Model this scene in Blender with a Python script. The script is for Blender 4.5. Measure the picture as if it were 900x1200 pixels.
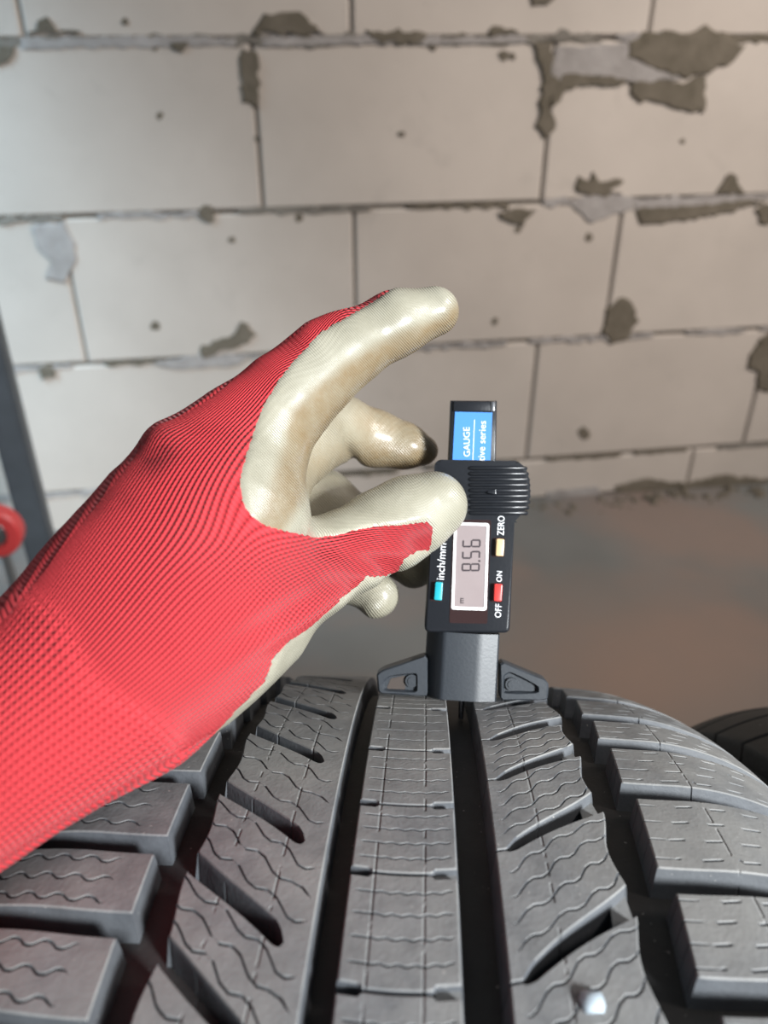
import bpy, bmesh, math, random
import numpy as np
from mathutils import Vector, Matrix

for o in list(bpy.data.objects):
    bpy.data.objects.remove(o)
scn = bpy.context.scene
COL = scn.collection
rnd = random.Random(7)

# ------------------------------------------------------------------ camera
F = 880.0                      # focal length in pixels of a 900 x 1200 frame
PITCH = math.radians(29.0)
RT = 0.32                      # tyre radius
TYRE_Y, TYRE_DZ = 0.05396, 0.47444
H = RT + TYRE_DZ               # camera height over the floor
CAM = np.array([0.0, 0.0, H])
FW = np.array([0, math.cos(PITCH), -math.sin(PITCH)])
UP = np.array([0, math.sin(PITCH), math.cos(PITCH)])
RG = np.array([1.0, 0, 0])

cam_d = bpy.data.cameras.new('camera')
cam = bpy.data.objects.new('camera', cam_d)
COL.objects.link(cam)
cam.location = CAM
cam.rotation_euler = (math.radians(90) - PITCH, 0, 0)
cam_d.sensor_fit = 'HORIZONTAL'
cam_d.sensor_width = 36.0
cam_d.lens = 36.0 * F / 900.0
cam_d.clip_start = 0.01
cam_d.dof.use_dof = True
cam_d.dof.focus_distance = 0.236
cam_d.dof.aperture_fstop = 13.0
scn.camera = cam

# ------------------------------------------------------------------ light
scn.view_settings.view_transform = 'Standard'
scn.view_settings.look = 'None'
scn.view_settings.gamma = 1.0
scn.view_settings.use_curve_mapping = False
scn.view_settings.exposure = 0.0

world = bpy.data.worlds.new('workshop_daylight')
scn.world = world
world.use_nodes = True
bgn = world.node_tree.nodes['Background']
bgn.inputs[0].default_value = (0.82, 0.91, 1.0, 1)
bgn.inputs[1].default_value = 0.20


def area_light(name, loc, aim, sx, sy, power, color, spread=180):
    d = bpy.data.lights.new(name, 'AREA')
    d.shape = 'RECTANGLE'
    d.size, d.size_y, d.energy, d.color = sx, sy, power, color
    d.spread = math.radians(spread)
    o = bpy.data.objects.new(name, d)
    COL.objects.link(o)
    o.location = loc
    o.rotation_euler = (Vector(aim) - Vector(loc)).to_track_quat('-Z', 'Y').to_euler()
    return o


# daylight from the gate opening behind the photographer's right shoulder
area_light('gate_daylight', (1.02, -0.88, 1.28), (0.0, 0.20, 0.61), 0.24, 0.34, 4.0, (0.95, 0.985, 1.0), 40)
# added warm fill, no lamp seen, washing the right part of the wall
area_light('warm_wall_fill', (1.70, 0.10, 1.95), (0.46, 1.47, 0.60), 0.6, 0.4, 13.4, (1.0, 0.90, 0.825), 88)
# added cool fill for the left part of the wall, no opening seen
area_light('cool_left_fill', (-1.20, 0.82, 1.20), (-0.88, 1.28, 0.55), 0.35, 0.8, 4.6, (0.50, 0.78, 1.0), 72)


# ------------------------------------------------------------------ helpers
def ray(px, py):
    return FW + RG * ((px - 450) / F) - UP * ((py - 600) / F)


def at(px, py, z):
    """world point seen at pixel px,py at depth z"""
    return CAM + ray(px, py) * z


def mesh_obj(name, verts, faces, mat, parent=None, smooth=None, kind=None):
    me = bpy.data.meshes.new(name)
    me.from_pydata([tuple(v) for v in verts], [], [tuple(f) for f in faces])
    if smooth is not None:
        me.polygons.foreach_set('use_smooth', [True] * len(me.polygons))
        if smooth < 179:
            me.set_sharp_from_angle(angle=math.radians(smooth))
    me.update()
    o = bpy.data.objects.new(name, me)
    COL.objects.link(o)
    if mat:
        me.materials.append(mat)
    if parent:
        o.parent = parent
    if kind:
        o['kind'] = kind
    return o


def bm_obj(name, bm, mat, parent=None, smooth=None):
    me = bpy.data.meshes.new(name)
    bmesh.ops.recalc_face_normals(bm, faces=bm.faces[:])
    bm.to_mesh(me)
    bm.free()
    if smooth is not None:
        me.polygons.foreach_set('use_smooth', [True] * len(me.polygons))
        me.set_sharp_from_angle(angle=math.radians(smooth))
    me.materials.append(mat)
    o = bpy.data.objects.new(name, me)
    COL.objects.link(o)
    if parent:
        o.parent = parent
    return o


def empty(name, mtx=None):
    o = bpy.data.objects.new(name, None)
    o.empty_display_size = 0.02
    COL.objects.link(o)
    if mtx is not None:
        o.matrix_world = mtx
    return o


def tag(o, label, cat, group=None):
    o['label'] = label
    o['category'] = cat
    if group:
        o['group'] = group
    return o


def prism_bm(outline, z0, z1, bevel=0.0, seg=2, only_top=False):
    bm = bmesh.new()
    vb = [bm.verts.new((x, y, z0)) for x, y in outline]
    vt = [bm.verts.new((x, y, z1)) for x, y in outline]
    n = len(outline)
    bm.faces.new(vb[::-1])
    top = bm.faces.new(vt)
    for i in range(n):
        bm.faces.new((vb[i], vb[(i + 1) % n], vt[(i + 1) % n], vt[i]))
    if bevel > 0:
        ed = list(top.edges) if only_top else [e for e in bm.edges if len(e.link_faces) == 2]
        if not only_top:
            ed = list(top.edges)
        bmesh.ops.bevel(bm, geom=ed, offset=bevel, segments=seg, profile=0.5, affect='EDGES', clamp_overlap=True)
    return bm


def round_poly(pts, r, n=5):
    """round the corners of a polygon; r is one radius or one per corner"""
    out = []
    N = len(pts)
    for i in range(N):
        p0, p1, p2 = (Vector(pts[(i + k) % N]) for k in (-1, 0, 1))
        ri = r[i] if isinstance(r, (list, tuple)) else r
        if ri <= 0:
            out.append(tuple(p1))
            continue
        a, b = (p0 - p1), (p2 - p1)
        la, lb = a.length, b.length
        a.normalize(); b.normalize()
        ang = a.angle(b)
        d = min(ri / math.tan(ang / 2), la * .45, lb * .45)
        for k in range(n + 1):
            t = k / n
            q = (1 - t) ** 2 * (p1 + a * d) + 2 * t * (1 - t) * p1 + t * t * (p1 + b * d)
            out.append(tuple(q))
    return out


def tube_pts(bm, pts, radii, n=16, cap=True):
    rings = []
    for i, p in enumerate(pts):
        p = Vector(p)
        t = Vector(pts[min(i + 1, len(pts) - 1)]) - Vector(pts[max(i - 1, 0)])
        q = t.to_track_quat('Z', 'Y')
        rings.append([bm.verts.new(p + q @ Vector((math.cos(2 * math.pi * k / n) * radii[i], math.sin(2 * math.pi * k / n) * radii[i], 0))) for k in range(n)])
    for a, b in zip(rings[:-1], rings[1:]):
        for k in range(n):
            bm.faces.new((a[k], a[(k + 1) % n], b[(k + 1) % n], b[k]))
    if cap:
        bm.faces.new(rings[0][::-1]); bm.faces.new(rings[-1])


def text_obj(name, body, size, mtx, mat, parent, depth=0.00012, align='LEFT', squash=1.0):
    cu = bpy.data.curves.new(name, 'FONT')
    cu.body = body
    cu.size = size
    cu.extrude = depth
    cu.align_x = align
    cu.align_y = 'CENTER'
    cu.resolution_u = 3
    tmp = bpy.data.objects.new(name + '_tmp', cu)
    COL.objects.link(tmp)
    dg = bpy.context.evaluated_depsgraph_get()
    me = bpy.data.meshes.new_from_object(tmp.evaluated_get(dg))
    bpy.data.objects.remove(tmp)
    me.transform(mtx @ Matrix.Diagonal((squash, 1, 1, 1)))
    me.materials.clear()
    me.materials.append(mat)
    o = bpy.data.objects.new(name, me)
    COL.objects.link(o)
    o.parent = parent
    return o


# ------------------------------------------------------------------ materials
class NT:
    def __init__(s, name):
        s.m = bpy.data.materials.new(name)
        s.m.use_nodes = True
        s.t = s.m.node_tree
        s.b = s.t.nodes['Principled BSDF']

    def n(s, typ, **kw):
        nd = s.t.nodes.new(typ)
        for k, v in kw.items():
            setattr(nd, k, v)
        return nd

    def l(s, a, b):
        s.t.links.new(a, b)

    def math(s, op, a, b=None, c=None, clamp=False):
        nd = s.n('ShaderNodeMath', operation=op)
        nd.use_clamp = clamp
        for i, v in enumerate((a, b, c)):
            if v is None:
                continue
            if isinstance(v, (int, float)):
                nd.inputs[i].default_value = v
            else:
                s.l(v, nd.inputs[i])
        return nd.outputs[0]

    def noise(s, vec, scale, detail=4, rough=.55, dist=0):
        nd = s.n('ShaderNodeTexNoise')
        nd.inputs['Scale'].default_value = scale
        nd.inputs['Detail'].default_value = detail
        nd.inputs['Roughness'].default_value = rough
        nd.inputs['Distortion'].default_value = dist
        if vec is not None:
            s.l(vec, nd.inputs['Vector'])
        return nd.outputs['Fac']

    def ramp(s, fac, stops):
        nd = s.n('ShaderNodeValToRGB')
        e = nd.color_ramp.elements
        while len(e) < len(stops):
            e.new(0.5)
        for i, (p, c) in enumerate(stops):
            e[i].position = p
            e[i].color = (*c, 1) if len(c) == 3 else c
        s.l(fac, nd.inputs[0])
        return nd.outputs[0]

    def mix(s, fac, a, b, mode='MIX'):
        nd = s.n('ShaderNodeMix', data_type='RGBA', blend_type=mode)
        for i, v in ((0, fac), (6, a), (7, b)):
            if isinstance(v, (int, float)):
                nd.inputs[i].default_value = v
            elif isinstance(v, tuple):
                nd.inputs[i].default_value = (*v, 1)
            else:
                s.l(v, nd.inputs[i])
        return nd.outputs[2]

    def bump(s, h, strength, dist, normal=None):
        nd = s.n('ShaderNodeBump')
        nd.inputs['Strength'].default_value = strength
        nd.inputs['Distance'].default_value = dist
        s.l(h, nd.inputs['Height'])
        if normal is not None:
            s.l(normal, nd.inputs['Normal'])
        return nd.outputs[0]

    def set(s, **kw):
        for k, v in kw.items():
            k = k.replace('_', ' ')
            if isinstance(v, (int, float)):
                s.b.inputs[k].default_value = v
            elif isinstance(v, tuple):
                s.b.inputs[k].default_value = (*v, 1)
            else:
                s.l(v, s.b.inputs[k])
        return s.m

    def obj(s):
        return s.n('ShaderNodeTexCoord').outputs['Object']

    def gen(s):
        return s.n('ShaderNodeNewGeometry').outputs['Position']


def plain(name, col, rough=.5, metal=0.0, spec=.5, grain=0.0, gscale=400):
    t = NT(name)
    if grain:
        v = t.noise(t.obj(), gscale, 3)
        c = t.mix(v, tuple(k * (1 - grain) for k in col), tuple(min(1, k * (1 + grain)) for k in col))
        return t.set(Base_Color=c, Roughness=rough, Metallic=metal, Specular_IOR_Level=spec, Normal=t.bump(v, .15, .0003))
    return t.set(Base_Color=col, Roughness=rough, Metallic=metal, Specular_IOR_Level=spec)


def m_block():
    t = NT('aerated_concrete')
    p = t.gen()
    info = t.n('ShaderNodeObjectInfo').outputs['Random']
    big = t.noise(p, 3.0, 5)
    fine = t.noise(p, 70, 4, .7)
    c = t.ramp(big, [(.3, (.46, .415, .37)), (.7, (.58, .525, .47))])
    c = t.mix(t.math('MULTIPLY', info, .22), c, (.41, .355, .31))
    st = t.ramp(t.noise(p, 9, 6, .7, .6), [(.60, (0, 0, 0)), (.72, (1, 1, 1))])
    c = t.mix(t.math('MULTIPLY', st, .25), c, (.33, .30, .27))
    pits = t.ramp(fine, [(.30, (0, 0, 0)), (.40, (1, 1, 1))])
    h = t.math('ADD', t.math('MULTIPLY', pits, .6), t.math('MULTIPLY', big, .4))
    return t.set(Base_Color=c, Roughness=.92, Specular_IOR_Level=.2, Normal=t.bump(h, .35, .002))


def m_mortar(name, a, b):
    t = NT(name)
    p = t.gen()
    v = t.noise(p, 25, 5, .65)
    c = t.ramp(v, [(.3, a), (.7, b)])
    return t.set(Base_Color=c, Roughness=.95, Specular_IOR_Level=.2, Normal=t.bump(t.noise(p, 90, 5, .7), .6, .004))


def m_floor():
    t = NT('concrete_floor')
    p = t.gen()
    a = t.noise(p, 1.7, 5, .55, .3)
    b = t.noise(p, 14, 6, .65)
    red = t.ramp(t.noise(p, 2.3, 3, .5, .2), [(.46, (0, 0, 0)), (.62, (1, 1, 1))])
    c = t.ramp(a, [(.3, (.115, .118, .112)), (.7, (.20, .20, .19))])
    c = t.mix(t.math('MULTIPLY', red, .6), c, (.27, .175, .135))
    c = t.mix(t.math('MULTIPLY', b, .35), c, (.17, .165, .155))
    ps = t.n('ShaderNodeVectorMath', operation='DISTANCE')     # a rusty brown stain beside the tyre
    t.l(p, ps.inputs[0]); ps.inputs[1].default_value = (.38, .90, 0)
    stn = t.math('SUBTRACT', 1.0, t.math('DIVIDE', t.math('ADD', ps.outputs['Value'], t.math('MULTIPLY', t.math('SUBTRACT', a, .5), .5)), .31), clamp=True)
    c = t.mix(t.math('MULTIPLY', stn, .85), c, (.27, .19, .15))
    return t.set(Base_Color=c, Roughness=.6, Specular_IOR_Level=.35, Normal=t.bump(b, .25, .004))


def m_rubber(name, lo, hi, dust, dusty=.5):
    t = NT(name)
    p = t.obj()
    v = t.noise(p, 120, 5, .65)
    w = t.noise(p, 22, 4, .6)
    c = t.ramp(v, [(.3, lo), (.7, hi)])
    c = t.mix(t.math('MULTIPLY', t.ramp(w, [(.40, (0, 0, 0)), (.66, (1, 1, 1))]), dusty), c, dust)
    sp = t.ramp(t.noise(p, 700, 2, .5), [(.735, (0, 0, 0)), (.765, (1, 1, 1))])
    c = t.mix(t.math('MULTIPLY', sp, .55), c, (.45, .43, .40))
    x = t.n('ShaderNodeSeparateXYZ'); t.l(p, x.inputs[0])
    h = None
    for x0 in (-.0065, .0052, -.0415, -.0290, .0345, .0815):
        dd = t.math('SUBTRACT', 1.0, t.math('DIVIDE', t.math('ABSOLUTE', t.math('SUBTRACT', x.outputs[0], x0)), .00045), clamp=True)
        h = dd if h is None else t.math('MAXIMUM', h, dd)
    brk = t.ramp(t.noise(p, 160, 2), [(.42, (0, 0, 0)), (.52, (1, 1, 1))])
    h = t.math('MULTIPLY', h, brk)
    n1 = t.bump(t.math('ADD', v, t.math('MULTIPLY', t.noise(p, 900, 3), .5)), .35, .0006)
    n2 = t.bump(t.math('MULTIPLY', h, -1.0), .8, .0008, n1)
    return t.set(Base_Color=c, Roughness=.62, Specular_IOR_Level=.45, Normal=n2)


def m_knit():
    t = NT('red_knit')
    uvn = t.n('ShaderNodeUVMap', uv_map='knit')
    s = t.n('ShaderNodeSeparateXYZ'); t.l(uvn.outputs[0], s.inputs[0])
    u, v = s.outputs[0], s.outputs[1]
    cuff = t.n('ShaderNodeAttribute', attribute_name='cuff').outputs['Fac']

    def stitch(fu, fv, sk):
        wob = t.math('MULTIPLY', t.math('SINE', t.math('MULTIPLY', v, .9)), .0)
        a = t.math('MULTIPLY', u, fu)
        wale = t.math('ABSOLUTE', t.math('SINE', t.math('MULTIPLY', a, math.pi)))
        tri = t.math('PINGPONG', a, .5)
        crs = t.math('SINE', t.math('MULTIPLY', t.math('ADD', t.math('MULTIPLY', v, fv), t.math('MULTIPLY', tri, sk)), 2 * math.pi))
        crs = t.math('MULTIPLY_ADD', crs, .5, .5)
        return wale, crs
    w1, c1 = stitch(60, .185, .5)
    w2, c2 = stitch(30, .112, .85)
    h1 = t.math('ADD', t.math('MULTIPLY', w1, .68), t.math('MULTIPLY', c1, .32))
    h2 = t.math('ADD', t.math('MULTIPLY', w2, .5), t.math('MULTIPLY', c2, .5))
    m = t.n('ShaderNodeMix', data_type='FLOAT')
    t.l(cuff, m.inputs[0]); t.l(h1, m.inputs[2]); t.l(h2, m.inputs[3])
    h = m.outputs[0]
    p = t.obj()
    wear = t.noise(p, 45, 4)
    c = t.ramp(h, [(.12, (.27, .010, .016)), (.65, (.53, .040, .050))])  # gaps between stitches darkened in the colour, a painted shade
    c = t.mix(t.math('MULTIPLY', wear, .3), c, (.64, .075, .08))
    dirt = t.n('ShaderNodeAttribute', attribute_name='dirt').outputs['Fac']
    c = t.mix(t.math('MULTIPLY', dirt, t.math('MULTIPLY', t.ramp(t.noise(p, 90, 4), [(.38, (0, 0, 0)), (.6, (1, 1, 1))]), .75)), c, (.10, .012, .015))
    return t.set(Base_Color=c, Roughness=.8, Specular_IOR_Level=.12, Sheen_Weight=.05, Sheen_Roughness=.4,
                 Normal=t.bump(h, .9, .0013))


def m_latex():
    t = NT('latex_coating')
    uvn = t.n('ShaderNodeUVMap', uv_map='knit')
    s = t.n('ShaderNodeSeparateXYZ'); t.l(uvn.outputs[0], s.inputs[0])
    u, v = s.outputs[0], s.outputs[1]
    p = t.obj()
    grime = t.n('ShaderNodeAttribute', attribute_name='grime').outputs['Fac']
    n1 = t.noise(p, 60, 5, .6)
    c = t.ramp(n1, [(.3, (.275, .26, .20)), (.7, (.33, .315, .25))])
    g = t.math('MULTIPLY', grime, t.ramp(t.noise(p, 150, 5, .7), [(.25, (.55, .55, .55)), (.65, (1, 1, 1))]))
    c = t.mix(g, c, (.20, .14, .072))
    sp = t.ramp(t.noise(p, 520, 2), [(.70, (0, 0, 0)), (.74, (1, 1, 1))])
    c = t.mix(t.math('MULTIPLY', sp, t.math('MULTIPLY', grime, .5)), c, (.16, .10, .05))
    wv = t.math('SINE', t.math('MULTIPLY', v, 2.6))
    ww = t.math('SINE', t.math('MULTIPLY', u, 300))
    h = t.math('ADD', t.math('MULTIPLY', wv, .5), t.math('MULTIPLY', ww, .10))
    h = t.math('MULTIPLY', h, t.noise(p, 55, 3))
    n_a = t.bump(h, .6, .0006)
    n_b = t.bump(t.noise(p, 75, 3, .5), .35, .002, n_a)
    return t.set(Base_Color=c, Roughness=.40, Specular_IOR_Level=.5, Coat_Weight=.3, Coat_Roughness=.22, Normal=n_b)


M_BLOCK = m_block()
M_MORTAR = m_mortar('wall_mortar', (.16, .145, .125), (.26, .24, .21))
M_SMEAR = m_mortar('dark_mortar_smear', (.115, .10, .075), (.19, .165, .13))
M_SMEARL = m_mortar('pale_mortar_smear', (.29, .27, .255), (.42, .395, .38))
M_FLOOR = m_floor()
M_RUB = m_rubber('tread_rubber', (.11, .114, .119), (.19, .194, .198), (.26, .255, .242), .6)
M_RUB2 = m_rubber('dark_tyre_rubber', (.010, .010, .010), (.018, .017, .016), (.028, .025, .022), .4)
M_GROOVE = m_rubber('groove_rubber', (.016, .016, .017), (.028, .028, .028), (.045, .043, .040), .35)  # clean groove rubber, darkened further so the colour carries the groove shade
M_FLANK = m_rubber('flank_rubber', (.055, .060, .069), (.088, .096, .108), (.115, .12, .125), .4)  # clean block sides with part of the groove shade in their colour
M_KNIT = m_knit()
M_LATEX = m_latex()
M_BLACK = plain('black_plastic', (.012, .0135, .017), .30, grain=.12, gscale=900)
M_BASE = plain('blue_black_plastic', (.022, .027, .034), .47, spec=.62, grain=.15, gscale=900)
M_WHITE = plain('white_print', (.80, .82, .85), .5)
M_FRAME = plain('white_display_frame', (.86, .86, .86), .4)
M_LABEL = plain('blue_label', (.065, .235, .60), .35)
M_LCD = plain('display_glass', (.27, .225, .225), .25, grain=.05, gscale=200)
M_WINDOW = plain('smoked_window', (.03, .016, .016), .18)
M_DIGIT = plain('display_digit', (.035, .025, .03), .4)
M_TEAL = plain('teal_button', (.015, .33, .40), .35)
M_CREAM = plain('cream_button', (.66, .46, .25), .35)
M_RED = plain('red_button', (.62, .045, .04), .35)
M_STEEL = plain('probe_steel', (.6, .6, .62), .25, metal=1)
M_POST = plain('painted_steel', (.045, .052, .060), .5, grain=.35, gscale=30)
M_WHEEL = plain('red_wheel', (.50, .045, .045), .4, grain=.1)
M_CHROME = plain('galvanised_steel', (.62, .64, .66), .3, metal=1)
M_BROWN = plain('brown_board', (.22, .16, .12), .7, grain=.2, gscale=20)
M_STONE = plain('pale_stone', (.36, .42, .47), .55, grain=.1)

# ------------------------------------------------------------------ floor
g = []
xs = np.linspace(-2.6, 3.0, 15)
ys = np.linspace(-1.2, 2.6, 11)
V = [(x, y, 0) for y in ys for x in xs]
Fc = [(j * 15 + i, j * 15 + i + 1, (j + 1) * 15 + i + 1, (j + 1) * 15 + i) for j in range(10) for i in range(14)]
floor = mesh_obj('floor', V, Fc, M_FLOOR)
floor['kind'] = 'structure'

# ------------------------------------------------------------------ wall of aerated concrete blocks
YAW = math.radians(8.0)
WD = np.array([math.cos(YAW), math.sin(YAW), 0])
WN = np.array([-math.sin(YAW), math.cos(YAW), 0])     # pointing away from the camera
D0 = 1.43663


def wall_hit(px, py):
    r = ray(px, py)
    p = CAM + r * (D0 / (WN @ r))
    return float(p @ WD), float(p[2])


wall_m = Matrix(((WD[0], -WN[0], 0, WN[0] * D0), (WD[1], -WN[1], 0, WN[1] * D0), (0, 0, 1, 0), (0, 0, 0, 1)))
# local wall frame: x along the wall, y towards the room, z up
mortar = bmesh.new()
bmesh.ops.create_cube(mortar, size=1)
bmesh.ops.scale(mortar, vec=(5.2, .2, 2.4), verts=mortar.verts)
bmesh.ops.translate(mortar, vec=(.2, -.1075, 1.2), verts=mortar.verts)
wall = bm_obj('wall_back', mortar, M_MORTAR)
wall.matrix_world = wall_m
wall['kind'] = 'structure'


def slope(s):
    return .011 * (s - .2)


def chamfer_box(x0, x1, z0, z1, y0, y1, c):
    v = []
    for yy, k in ((y0, 0), (y1 - c, 0), (y1, c)):
        for xx, zz in ((x0 + k, z0 + k), (x1 - k, z0 + k), (x1 - k, z1 - k), (x0 + k, z1 - k)):
            v.append((xx, yy, zz + slope(xx)))
    f = [(3, 2, 1, 0), (8, 9, 10, 11)]
    for a in (0, 4):
        for i in range(4):
            j = (i + 1) % 4
            f.append((a + i, a + j, a + 4 + j, a + 4 + i))
    return v, f


rows = [(-.02, .090, .400), (.093, .357, .008), (.360, .617, -.362), (.620, .874, -.014), (.877, 1.135, -.360), (1.138, 1.40, .147),
        (1.403, 1.66, -.10), (1.663, 1.92, .16)]
for ri, (z0, z1, s0) in enumerate(rows):
    k0 = int(math.floor((-2.3 - s0) / .5085))
    s = s0 + k0 * .5085
    while s < 2.6:
        j = rnd.uniform(-.0012, .0012)
        v, f = chamfer_box(s + .0022, s + .5085 - .0022, max(z0, -.005) + .0018, z1 - .0018, -.05, rnd.uniform(-.0012, .0016), .0035)
        b = mesh_obj('block', v, f, M_BLOCK, wall)
        s += .5085


def blob(pts, jit=.004, th=.005, mat=None, name='mortar_smear', wallspace=False):
    P = [p if wallspace else wall_hit(*p) for p in pts]
    out = []
    n = len(P)
    for i in range(n):
        a, b = np.array(P[i]), np.array(P[(i + 1) % n])
        L = np.hypot(*(b - a))
        m = max(1, int(L / .009))
        for k in range(m):
            q = a + (b - a) * k / m
            out.append((q[0] + rnd.uniform(-jit, jit), q[1] + rnd.uniform(-jit, jit)))
    c = np.mean(out, axis=0)
    vs = [(x, -.01, z) for x, z in out] + [(x, th * .5, z) for x, z in out] + [(c[0] + (x - c[0]) * .94, th, c[1] + (z - c[1]) * .94) for x, z in out]
    N = len(out)
    fs = [(i, (i + 1) % N, N + (i + 1) % N, N + i) for i in range(N)] + [(N + i, N + (i + 1) % N, 2 * N + (i + 1) % N, 2 * N + i) for i in range(N)]
    fs.append(tuple(range(2 * N, 3 * N)))
    o = mesh_obj(name, vs, fs, mat or M_SMEAR, wall)
    bm = bmesh.new(); bm.from_mesh(o.data)
    bmesh.ops.triangulate(bm, faces=[x for x in bm.faces if len(x.verts) > 4])
    bmesh.ops.recalc_face_normals(bm, faces=bm.faces[:])
    bm.to_mesh(o.data); bm.free()
    return o


DARK = [
    [(738, 46), (760, 36), (800, 40), (828, 32), (852, 42), (872, 56), (855, 75), (830, 84), (800, 92), (765, 80), (735, 68)],
    [(735, 95), (800, 96), (826, 88), (825, 131), (790, 130), (770, 119), (745, 118)],
    [(624, 50), (645, 52), (648, 85), (655, 100), (642, 120), (652, 145), (640, 162), (628, 150), (635, 110), (638, 88)],
    [(660, 88), (700, 86), (735, 95), (722, 103), (690, 98), (660, 105), (648, 128), (644, 112)],
    [(745, 244), (800, 242), (880, 234), (896, 238), (840, 251), (800, 259), (750, 261)],
    [(838, 228), (848, 208), (858, 204), (872, 226)],
    [(672, 222), (676, 208), (690, 213), (694, 203), (703, 211), (720, 209), (733, 214), (715, 222), (730, 228), (690, 230)],
    [(710, 362), (725, 348), (742, 355), (747, 376), (735, 398), (715, 402), (706, 386)],
    [(294, 39), (312, 16), (345, 13), (370, 28), (383, 40)],
    [(34, 39), (46, 26), (58, 22), (68, 35), (97, 38)],
    [(282, 58), (302, 62), (305, 108), (298, 128), (285, 118), (281, 88)],
    [(233, 408), (260, 396), (276, 392), (284, 374), (299, 390), (286, 404), (262, 410), (236, 420)],
    [(874, 428), (890, 396), (899, 392), (915, 396), (910, 462), (886, 456), (888, 436)],
    [(585, 248), (630, 244), (612, 262), (592, 257)],
    [(618, -8), (656, -8), (640, 7), (625, 4)],
    [(0, 52), (16, 54), (14, 68), (-6, 76)],
    [(200, 50), (222, 49), (215, 63), (204, 60)],
    [(430, 38), (462, 34), (500, 38), (494, 50), (440, 50)],
    [(570, 36), (586, 30), (606, 40), (574, 43)],
    [(45, 428), (62, 426), (63, 442), (48, 443)],
    [(232, 244), (248, 240), (250, 262), (236, 258)],
    [(720, 568), (760, 560), (800, 566), (850, 556), (900, 562), (900, 584), (820, 582), (720, 582)],
    [(886, 244), (905, 238), (905, 262), (890, 262)],
]
PALE = [
    [(650, 56), (735, 50), (740, 70), (800, 92), (760, 97), (735, 97), (700, 89), (664, 90), (648, 108), (645, 80)],
    [(662, 236), (700, 226), (740, 230), (742, 244), (720, 252), (690, 262), (676, 246)],
    [(742, 238), (830, 228), (895, 236), (800, 245), (745, 248)],
    [(38, 264), (75, 260), (88, 284), (90, 306), (76, 330), (54, 326), (60, 306), (42, 288)],
    [(175, 425), (240, 415), (292, 416), (282, 428), (200, 432)],
    [(20, 46), (150, 42), (280, 45), (282, 53), (140, 56), (22, 57)],
    [(300, 44), (420, 42), (520, 44), (620, 42), (624, 50), (500, 52), (420, 52), (305, 54)],
    [(640, 575), (700, 569), (705, 582), (640, 590)],
]
for q in PALE:
    blob(q, .0022, .0035, M_SMEARL, 'pale_mortar_smear')
for q in DARK:
    blob(q, .004, .0055)
for px, py, r in ((147, 25, 4), (187, 135, 5), (471, 157, 4), (690, 278, 5), (607, 268, 4), (300, 162, 3), (182, 382, 6), (580, 376, 4), (272, 280, 4), (590, 65, 6), (600, 66, 4),
                  (800, 165, 3), (685, 508, 7), (350, 255, 5)):
    blob([(px + r * math.cos(a) * rnd.uniform(.7, 1.4), py + r * math.sin(a) * rnd.uniform(.7, 1.4)) for a in np.linspace(0, 6.28, 8)[:-1]], .001, .002)
# mortar squeezed out of the bed joints in low ragged beads
for z, a, b, amp in ((.8755, -.55, 1.1, .0055), (.6185, -.6, 1.1, .0035), (.3585, -.6, 1.25, .003), (.0915, -.6, 1.3, .003)):
    s = a
    while s < b:
        L = rnd.uniform(.10, .3)
        n = int(L / .012)
        up_ = [(s + L * i / n, z + slope(s) + abs(rnd.gauss(0, amp)) + .0012) for i in range(n + 1)]
        dn = [(s + L * i / n, z + slope(s) - abs(rnd.gauss(0, amp)) - .0012) for i in range(n, -1, -1)]
        blob(up_ + dn, .0008, .0028, rnd.choice((M_SMEAR, M_SMEARL, M_MORTAR)), 'mortar_bead', True)
        s += L + rnd.uniform(0, .09)

# mortar crumbs at the foot of the wall (uncountable)
dv, df = [], []
for i in range(260):
    s = rnd.uniform(-.7, 1.5)
    off = abs(rnd.gauss(0, .03)) + .022
    p = (s, off)
    r = rnd.uniform(.002, .008) * (1.6 if .75 < s < 1.2 else 1)
    b = len(dv)
    for k in range(6):
        a = k * math.pi / 3
        dv.append((p[0] + r * math.cos(a) * rnd.uniform(.6, 1.3), p[1] + r * math.sin(a) * rnd.uniform(.6, 1.3), .0))
    for k in range(3):
        a = k * 2.1
        dv.append((p[0] + r * .5 * math.cos(a), p[1] + r * .5 * math.sin(a), r * rnd.uniform(.5, 1.1)))
    df += [(b, b + 1, b + 6), (b + 1, b + 2, b + 7, b + 6), (b + 2, b + 3, b + 7), (b + 3, b + 4, b + 8, b + 7), (b + 4, b + 5, b + 8), (b + 5, b, b + 6, b + 8), (b + 6, b + 7, b + 8)]
crumbs = mesh_obj('mortar_crumbs', dv, df, M_SMEAR, kind='stuff')
crumbs.matrix_world = wall_m
tag(crumbs, 'grey mortar crumbs scattered along the foot of the block wall', 'rubble')


# ------------------------------------------------------------------ tyres
def crown(u):
    u = np.abs(u)
    return .35 * u * u + 6.2 * np.maximum(0, u - .075) ** 2 + 300 * np.maximum(0, u - .105) ** 3


DEG = math.radians(1.0)
MM = .001


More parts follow.
